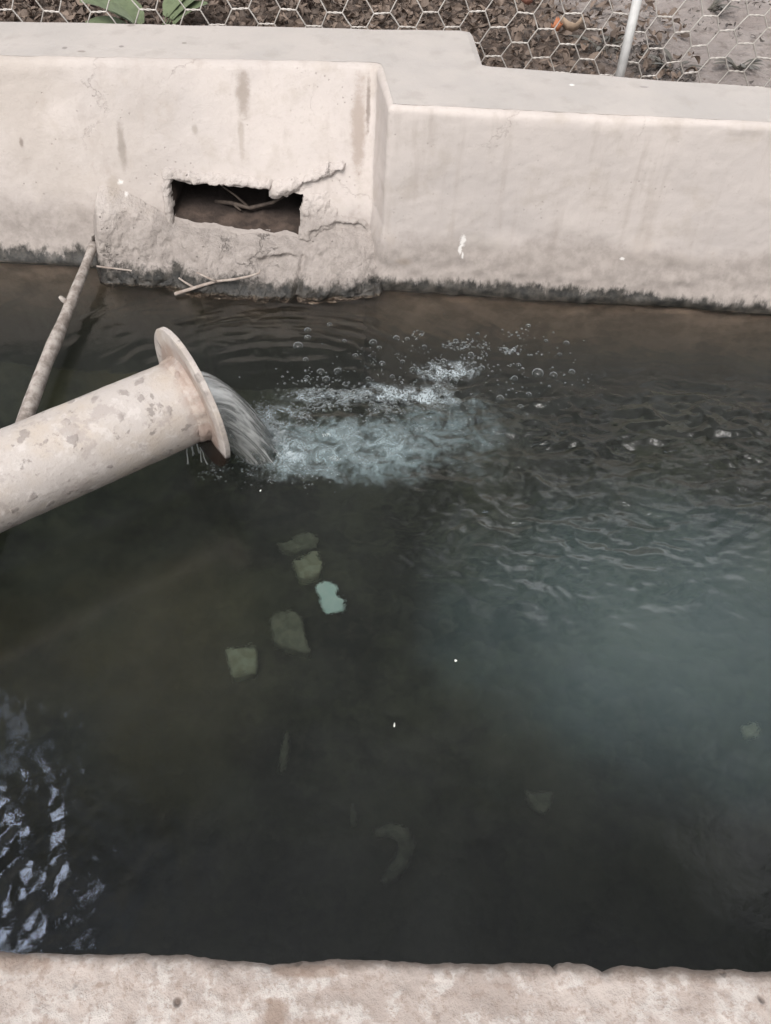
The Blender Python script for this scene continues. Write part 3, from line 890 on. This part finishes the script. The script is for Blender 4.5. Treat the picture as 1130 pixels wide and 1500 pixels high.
def twig(name, px, r, label, z=.004, forks=()):
    root = None
    P = [at(x, y, z + dz) for x, y, dz in px]
    n = len(P)
    v, f = tube(P, [r * (1 - .5 * i / (n - 1)) for i in range(n)], 8, wob=.2)
    parts = [(v, f)]
    for fk in forks:
        Q = [at(x, y, z + dz) for x, y, dz in fk]
        parts.append(tube(Q, [r * .7 * (1 - .4 * i / (len(Q) - 1)) for i in range(len(Q))], 7))
    v, f = join(parts)
    o = mesh(name, v, f, TWIG); return tag(o, label, 'twig')


twig('twig', [(256, 431, 0), (275, 425, .004), (300, 417, .012), (318, 412, .018), (345, 409, .028), (365, 405, .036), (380, 400, .042), (381, 395, .048)], .0038, 'pale forked twig floating in front of the mortar ledge', .006,
     [[(318, 413, .018), (305, 407, .028), (288, 399, .036)], [(284, 421, .007), (272, 414, .014), (262, 407, .022)]])
twig('twig', [(142, 390, .030), (165, 393, .026), (190, 396, .018), (215, 403, .004), (240, 411, -.004), (262, 417, -.007)], .0022, 'long thin twig trailing into the water from the branch tip', .005)

Q = [np.array(q) for q in [(-.40, 1.60, .094), (-.36, 1.585, .100), (-.32, 1.575, .096), (-.27, 1.585, .105), (-.235, 1.60, .118)]]
v, f = join([tube(Q, [.004, .005, .0045, .004, .002], 8, wob=.3), tube([Q[2], Q[2] + np.array([-.03, .01, .022]), Q[2] + np.array([-.06, .02, .038])], [.003, .0025, .0015], 7), tube([Q[1], Q[1] + np.array([.02, -.012, -.010])], [.003, .002], 7)])
tag(mesh('twig', v, f, mat_simple('dark_twig', (.045, .033, .027), (.085, .065, .052), 60)), 'dark forked twig lodged inside the square opening of the far wall', 'twig')  # twig in a darker colour, like the opening around it

# ------------------------------------------------------------------ stones on the tank floor


def slab(name, outline, ztop, thick, mat, label, cat='stone', rough=.003, tilt=(0, 0)):
    P = [under(x, y, ztop) for x, y in outline]
    c = sum(P) / len(P)
    bm = bmesh.new()
    top = [bm.verts.new(p) for p in P]
    f = bm.faces.new(top)
    if f.normal.z < 0: f.normal_flip()
    bm.normal_update()
    if f.normal.z < 0: bmesh.ops.reverse_faces(bm, faces=[f])
    r = bmesh.ops.extrude_face_region(bm, geom=[f])
    for v in [g for g in r['geom'] if isinstance(g, bmesh.types.BMVert)]: v.co.z += 0
    for v in top: v.co.z -= thick
    bmesh.ops.recalc_face_normals(bm, faces=bm.faces)
    bmesh.ops.bevel(bm, geom=list(bm.edges), offset=thick * .10, segments=1, affect='EDGES')
    bmesh.ops.triangulate(bm, faces=bm.faces)
    bmesh.ops.subdivide_edges(bm, edges=bm.edges, cuts=2, use_grid_fill=True)
    for v in bm.verts:
        n = mnoise.noise_vector(v.co * 35); v.co += n * rough
        v.co.z += tilt[0] * (v.co.x - c[0]) + tilt[1] * (v.co.y - c[1])
    for v in bm.verts: v.co -= Vector(c)
    me = bpy.data.meshes.new(name); bm.to_mesh(me); bm.free()
    for pl in me.polygons: pl.use_smooth = True
    o = bpy.data.objects.new(name, me); o.location = c; col.objects.link(o); me.materials.append(mat); sharp(o, 32)
    return tag(o, label, cat)


ST1 = mat_simple('mossy_stone', (.32, .275, .195), (.46, .41, .31), 40, .9)
ST2 = mat_simple('dark_stone', (.16, .14, .105), (.27, .235, .18), 40, .9)
STW = mat_simple('white_tile', (.78, .90, .90), (.90, .97, .97), 40, .6)
ZF = -.49
slab('stone', [(330, 950), (372, 944), (378, 950), (375, 985), (340, 991)], ZF, .035, ST1, 'squarish pale olive stone under water, leftmost of the four lit stones')
slab('stone', [(395, 905), (405, 896), (435, 895), (448, 920), (456, 955), (425, 950), (400, 940)], ZF, .035, ST2, 'dark olive broken slab under water below the white fragment')
slab('stone', [(428, 822), (462, 808), (476, 818), (470, 840), (440, 846)], ZF - .01, .04, ST1, 'ripple blurred olive stone under water above the white fragment')
slab('stone', [(405, 795), (455, 780), (468, 790), (440, 806), (415, 806)], ZF - .03, .03, ST2, 'faint striped stone under water, farthest of the stones below the pipe')
slab('tile_fragment', [(463, 858), (479, 850), (489, 855), (494, 868), (510, 880), (503, 890), (480, 896), (472, 882)], ZF, .012, STW, 'bright white cyan-tinted fragment lying among the stones under water', 'fragment')
slab('stone', [(770, 1160), (808, 1158), (806, 1180), (795, 1194), (780, 1180)], ZF - .02, .03, ST2, 'faint triangular stone under water at the lower right')
slab('stone', [(1090, 1062), (1112, 1060), (1114, 1072), (1100, 1078), (1090, 1074)], ZF - .01, .03, ST1, 'small faint pale stone under water near the right edge')
# curved shard and two sunk sticks
Q = [under(x, y, ZF - .02) for x, y in [(550, 1222), (570, 1216), (590, 1222), (597, 1240), (588, 1262), (574, 1282), (560, 1294)]]
v, f = tube(Q, [.006, .012, .015, .016, .015, .012, .006], 8, wob=.2); o = mesh('shard', v, f, ST2); tag(o, 'curved olive shard lying under water near the bottom edge', 'shard')
SUNK = mat_simple('sunk_wood', (.13, .115, .085), (.2, .18, .135), 40, .9)
Q = [under(x, y, ZF - .02) for x, y in [(421, 1074), (420, 1095), (417, 1115), (413, 1134)]]
v, f = tube(Q, [.004, .006, .006, .004], 8); o = mesh('sunken_stick', v, f, SUNK); tag(o, 'longer pale sunken stick under water left of the shard', 'stick')
Q = [under(x, y, ZF - .02) for x, y in [(515, 1178), (517, 1195), (518, 1212)]]
v, f = tube(Q, [.004, .006, .005], 8); o = mesh('sunken_stick', v, f, SUNK); tag(o, 'short pale sunken stick under water just above the shard', 'stick')

# specks floating on the water
WH = mat_simple('petal_white', (.75, .74, .68), (.85, .84, .8), 100, .6, .1)


def speck(px, py, l, w, ang, label, name='petal'):
    c = at(px, py, .0016)
    vs = []; n = 10
    for z, s in ((0, .8), (.0008, 1), (.0016, .7)):
        for k in range(n):
            t = 2 * math.pi * k / n
            u, q = math.cos(t) * l * s, math.sin(t) * w * s * (1 - .4 * math.cos(t))
            vs.append((u * math.cos(ang) - q * math.sin(ang), u * math.sin(ang) + q * math.cos(ang), z))
    fs = [tuple(range(n))[::-1], tuple(range(2 * n, 3 * n))]
    for i in range(2):
        for k in range(n): fs.append((i * n + k, i * n + (k + 1) % n, (i + 1) * n + (k + 1) % n, (i + 1) * n + k))
    o = mesh(name, vs, fs, WH); o.location = c; return tag(o, label, name)


speck(668, 968, .0022, .0019, 0, 'round white petal floating in the middle of the pool')
speck(578, 1062, .0036, .0012, 1.5, 'narrow white petal floating upright above the sunken sticks')
speck(382, 719, .0024, .0012, 1.2, 'tiny white petal floating below the pipe mouth')

# ------------------------------------------------------------------ ground and litter behind the wall
xs = np.concatenate([[-60, -20, -8, -4], np.arange(-2.4, 2.41, .04), [4, 8, 20, 60]]); ysg = np.concatenate([np.arange(1.66, 4.0, .04), [5, 7, 10, 20, 60, 120]])
X, Y = np.meshgrid(xs, ysg)
near_m = sst(4.5, 3.5, Y) * sst(3.5, 2.4, np.abs(X))
GZ = .20 + near_m * (.03 * fbm(X * 2, Y * 2, 4) + .02 * sst(.3, 1.0, X) * fbm(X * 9, Y * 9, 4))
g = mesh('ground', np.stack([X.ravel(), Y.ravel(), GZ.ravel()], 1), grid_faces(*X.shape), GROUND); tag(g, kind='structure')


def gz(x, y):
    return .20 + float(.03 * fbm(np.array(x * 2.), np.array(y * 2.), 4) + .02 * sst(.3, 1.0, np.array(x)) * fbm(np.array(x * 9.), np.array(y * 9.), 4))


def leaf_geo(L, W, bend, roll):
    """a curled leaf of 8 quads"""
    vs, fs = [], []
    n = 4
    for i in range(n + 1):
        t = i / n
        w = W * math.sin(math.pi * min(.98, max(.03, t * .93 + .05))) ** .8
        z = bend * L * (t - .5) ** 2 * 3
        for s in (-1, 0, 1):
            vs.append(Vector((L * (t - .5), w * s, z + (roll * W if s else 0))))
    for i in range(n):
        for k in range(2): fs.append((i * 3 + k, i * 3 + k + 1, i * 3 + 4 + k, i * 3 + 3 + k))
    return vs, fs


def leaves(name, n, region, L0, L1, mat, lift=.03):
    V_, F_ = [], []
    c = 0
    while c < n:
        x, y = region()
        if x is None: continue
        c += 1
        L = random.uniform(L0, L1)
        vs, fs = leaf_geo(L, L * random.uniform(.18, .32), random.uniform(-.6, .6), random.uniform(-.5, .8))
        R = Matrix.Rotation(random.uniform(0, 6.28), 4, 'Z') @ Matrix.Rotation(random.gauss(0, .5), 4, 'X') @ Matrix.Rotation(random.gauss(0, .45), 4, 'Y')
        o = Vector((x, y, gz(x, y) + random.uniform(.002, lift)))
        k = len(V_); V_ += [R @ q + o for q in vs]; F_ += [tuple(i + k for i in q) for q in fs]
    return mesh(name, V_, F_, mat, smooth=False)


def reg_left():
    x = random.uniform(-1.5, .75); y = random.uniform(1.78, 3.1)
    if x > .1 and random.random() < (x - .1) * 1.35: return None, None
    return x, y


lit = leaves('leaf_litter', 9500, reg_left, .010, .036, mat_leaf('dead_leaves', (.22, .165, .13), (.085, .064, .052)), .04)
tag(lit, 'dead brown leaves and twigs carpeting the ground behind the wire fence', 'leaf litter', kind='stuff')


def reg_right():
    x = random.uniform(.35, 1.4); y = random.uniform(1.7, 2.25) if random.random() < .8 else random.uniform(2.2, 3)
    if mnoise.noise((x * 6, y * 6, 0)) < .05: return None, None
    return x, y


dl = leaves('ground_debris', 2200, reg_right, .005, .018, mat_leaf('grey_debris', (.15, .13, .115), (.05, .042, .04)), .02)
tag(dl, 'sparse grey crumbled debris on bare earth at the right behind the wall', 'debris', kind='stuff')

# a fallen orange leaf
OR = mat_leaf('orange_leaf', (.50, .19, .09), (.42, .16, .08))
for (px, py, L, rz, lab, mt) in [(818, 46, .045, 1.2, 'orange dead leaf on the litter behind the fence wire', OR), (838, 47, .06, .2, 'curled tan dead leaf beside the orange leaf behind the fence', mat_leaf('tan_leaf', (.42, .31, .22), (.36, .27, .2))),
                             (775, 8, .05, .6, 'reddish dead leaf at the top edge behind the fence wire', mat_leaf('red_leaf', (.25, .11, .08), (.22, .1, .07)))]:
    q = at(px, py, .26)
    vs, fs = leaf_geo(L, L * .35, .5, .7)
    Rm = Matrix.Rotation(rz, 4, 'Z') @ Matrix.Rotation(-.5, 4, 'X')
    o = mesh('fallen_leaf', [Rm @ w for w in vs], fs, mt); o.location = q; tag(o, lab, 'leaf')
    sol = o.modifiers.new('thick', 'SOLIDIFY'); sol.thickness = .0008


def plant(name, base, n, L, W, mat, label, spread=.5, up=.9, cat='plant'):
    root = tag(bpy.data.objects.new(name, None), label, cat); root.location = base; col.objects.link(root)
    sv = []
    for k in range(n):
        a = random.uniform(0, 6.28); l = L * random.uniform(.7, 1.15)
        d = Vector((math.cos(a) * spread, math.sin(a) * spread, up * random.uniform(.5, 1.1))).normalized()
        s = d.cross(Vector((0, 0, 1))).normalized()
        st = Vector((random.uniform(-.01, .01), random.uniform(-.01, .01), 0))
        p = [st, st + d * l * .5, st + d * l * .5]
        sv.append(tube([st, st + d * l * .25, st + d * l * .45], [.002, .0016, .0012], 6))
        vs, fs = [], []
        for i in range(6):
            t = i / 5; w = W * math.sin(math.pi * (.06 + .9 * t)) ** .7
            c = st + d * l * (.4 + .6 * t) + Vector((math.cos(a), math.sin(a), 0)) * l * .25 * t * t - Vector((0, 0, l * .18 * t * t))
            vs += [c - s * w + Vector((0, 0, w * .25)), c, c + s * w + Vector((0, 0, w * .25))]
        for i in range(5):
            for q in range(2): fs.append((i * 3 + q, i * 3 + q + 1, i * 3 + 4 + q, i * 3 + 3 + q))
        mesh('leaf', vs, fs, mat, root)
    v, f = join(sv); mesh('stem', v, f, mat, root)
    return root


GR = mat_leaf('green_leaf', (.11, .14, .075), (.15, .185, .10)); GD = mat_leaf('dark_stem', (.10, .065, .055), (.06, .04, .035)); GY = mat_leaf('grey_weed', (.13, .12, .10), (.09, .085, .075))
q = at(262, 26, .2)
plant('green_plant', (q[0] - .01, q[1] - .22, gz(q[0], q[1] - .2)), 9, .17, .03, GR, 'broad leaved fresh green plant behind the wire fence', .75, .8)
for (px, lab) in [(50, 'dark reddish weed behind the fence at the left edge'), (150, 'dark dry weed behind the fence left of the green plant'), (450, 'thin dead weed behind the fence right of the green plant')]:
    q = at(px, 15, .2); plant('dry_weed', (q[0], q[1], gz(q[0], q[1])), 12, .2, .007, GD, lab, .5, 1.0)
for (px, py, s, lab) in [(985, 100, .07, 'low grey weed on bare earth just right of the post'), (1080, 105, .055, 'small grey weed on bare earth nearest the right edge'), (880, 75, .08, 'tuft of grey weed at the foot of the white post'), (1040, 20, .07, 'pale weed on bare earth at the top right')]:
    q = at(px, py, .2); plant('low_weed', (q[0], q[1], gz(q[0], q[1])), 12, s, .006, GY, lab, .9, .6)
# loose stones on the bare earth
SG = mat_simple('grey_stone', (.26, .235, .22), (.36, .33, .31), 15, .95)
# ------------------------------------------------------------------ fence
fence = tag(bpy.data.objects.new('wire_fence', None), 'hexagonal wire netting fence behind the wall on a thin white post', 'fence'); col.objects.link(fence)
WIRE = mat_simple('galvanised_wire', (.40, .37, .34), (.50, .47, .44), 40, .5, .1, .002, Metallic=.3)


def fy(x): return 1.905 + .035 * x


aS = .0342
rowh = aS * math.sqrt(3) / 2
wires = []
z_lo, z_hi = .17, .92


def node(x, z):
    dx = .012 * mnoise.noise((x * 5, z * 5, 2.2)) + .003 * mnoise.noise((x * 25, z * 25, 7)); dz = .012 * mnoise.noise((x * 5, z * 5, 9.2)) + .003 * mnoise.noise((x * 25, z * 25, 3))
    return Vector((x + dx, fy(x) + .012 * mnoise.noise((x * 3, z * 3, 4)), z + dz + .01 * x))


nrow = int((z_hi - z_lo) / rowh)
for r in range(nrow):
    z = z_lo + r * rowh
    off = 1.5 * aS * (r % 2)
    x = -1.65 + off
    while x < 1.65:
        a_, b_ = node(x, z), node(x + aS, z)
        # the twist: two wires wound round each other
        m1 = (a_ + b_) / 2
        n = 7
        for ph in (0, math.pi):
            pp = []
            for i in range(n):
                t = i / (n - 1); w = math.sin(math.pi * t) ** .5 * .0014
                th = ph + t * 2.5 * math.pi
                pp.append(a_.lerp(b_, t) + Vector((0, math.cos(th) * w, math.sin(th) * w)))
            wires.append(tube(pp, [.0014] * n, 5, cap=False))
        if r + 1 < nrow:
            for (s_, e_) in ((b_, node(x + 1.5 * aS, z + rowh)), (a_, node(x - .5 * aS, z + rowh))):
                mid = s_.lerp(e_, .5) + Vector((0, random.uniform(-.001, .001), random.uniform(-.0012, .0012)))
                wires.append(tube([s_, mid, e_], [.0015] * 3, 5, cap=False))
        x += 3 * aS
v, f = join(wires); mesh('wire_netting', v, f, WIRE, fence)
pb = Vector((.503, fy(.5) - .016, .12))
v, f = tube([pb, pb + Vector((-.003, 0, .3)), pb + Vector((-.01, .004, .95))], [.0105, .0105, .0105], 16)
mesh('post', v, f, mat_simple('white_paint_post', (.62, .62, .61), (.74, .74, .73), 30, .55, .15), fence)

# ------------------------------------------------------------------ light
SUN_EL, SUN_AZ = math.radians(56), math.radians(-160)    # behind the viewer's left shoulder
sd = Vector((math.sin(SUN_AZ) * math.cos(SUN_EL), math.cos(SUN_AZ) * math.cos(SUN_EL), math.sin(SUN_EL)))
ld = bpy.data.lights.new('sun', 'SUN'); ld.energy = 1.1; ld.angle = math.radians(30); ld.color = (1, .95, .905)
sun = bpy.data.objects.new('sun', ld); col.objects.link(sun); sun.rotation_euler = sd.to_track_quat('Z', 'Y').to_euler()

w = bpy.data.worlds.new('World'); scene.world = w; w.use_nodes = True
W = NT.__new__(NT); W.t = w.node_tree; W.t.nodes.clear()
sky = W.n('ShaderNodeTexSky', _sky_type='NISHITA', _sun_disc=False, _sun_elevation=SUN_EL, _sun_rotation=SUN_AZ)
dirn = W.n('ShaderNodeTexCoord').outputs['Generated']
nz = W.n('ShaderNodeTexNoise', Vector=dirn, Scale=9.0, Detail=5.0, Roughness=.65)
wob = W.n('ShaderNodeVectorMath', _operation='SCALE', i0=W.n('ShaderNodeVectorMath', _operation='SUBTRACT', i0=nz.outputs[1], i1=(.5, .5, .5)).outputs[0], Scale=.16).outputs[0]
dw = W.n('ShaderNodeVectorMath', _operation='ADD', i0=dirn, i1=wob).outputs[0]
dw = W.n('ShaderNodeVectorMath', _operation='NORMALIZE', i0=dw).outputs[0]


def refl(px, py):
    d = ray(px, py).copy(); d[2] = -d[2]; return tuple(d)


def sky_patch(c, r_in, r_out, v=dw):  # bright patch added to the sky around direction c
    d = W.n('ShaderNodeVectorMath', _operation='DOT_PRODUCT', i0=v, i1=tuple(map(float, c))).outputs['Value']
    return W.rng(d, math.cos(math.radians(r_out)), math.cos(math.radians(r_in)))


leafn = W.n('ShaderNodeTexNoise', Vector=dirn, Scale=26.0, Detail=5.0, Roughness=.7).outputs[0]
tot = W.rng(leafn, .38, .66, .12, 1.05)  # sky dimmed by noise in place of unseen trees
hole = W.math('MULTIPLY', W.rng(W.n('ShaderNodeTexNoise', Vector=dirn, Scale=26.0, Detail=4.0, Roughness=.6).outputs[0], .60, .66), sky_patch(refl(980, 700), 10, 28))
tot = W.math('ADD', tot, W.math('MULTIPLY', hole, 2.2))  # bright specks added to the sky for glints on the water
fr = np.array([-.30, -.80, .52]); fr /= np.linalg.norm(fr)
for v_, g_ in [(.9, sky_patch(fr, 25, 62)), (27.0, sky_patch(refl(-44, 1285), .5, 3.3)), (8.0, sky_patch(refl(-22, 1085), .2, 1.3)), (1.9, sky_patch(refl(1115, 1230), 1.5, 5)), (1.1, sky_patch((.03, -.12, 1), 4, 34)), (1.2, sky_patch(refl(1010, 860), 4, 20)), (.8, sky_patch(refl(1000, 680), 4, 20)), (4.5, sky_patch((.38, .86, .36), 6, 26))]:  # added sky patches, aimed to light the wall and show as reflections
    tot = W.math('ADD', tot, W.math('MULTIPLY', g_, v_))
grey = W.n('ShaderNodeRGBToBW', Color=sky.outputs[0]).outputs[0]
blue = sky_patch(refl(-25, 1200), 8, 14)
c = W.mix(W.math('SUBTRACT', .92, W.math('MULTIPLY', blue, .3)), sky.outputs[0], grey)
tint = W.mix(blue, (1.0, .98, .955), (1, 1, 1))
c = W.mix(1.0, c, tint, 'MULTIPLY')
c = W.mix(1.0, c, W.n('ShaderNodeCombineColor', Red=tot, Green=tot, Blue=tot).outputs[0], 'MULTIPLY')
bg = W.n('ShaderNodeBackground', Color=c, Strength=.12)
W.t.links.new(bg.outputs[0], W.n('ShaderNodeOutputWorld').inputs[0])

scene.render.engine = 'CYCLES'
scene.cycles.max_bounces = 12; scene.cycles.transparent_max_bounces = 24; scene.cycles.transmission_bounces = 10
scene.cycles.use_denoising = True
scene.view_settings.view_transform = 'Standard'; scene.view_settings.look = 'None'; scene.view_settings.gamma = 1
scene.view_settings.exposure = 1.25
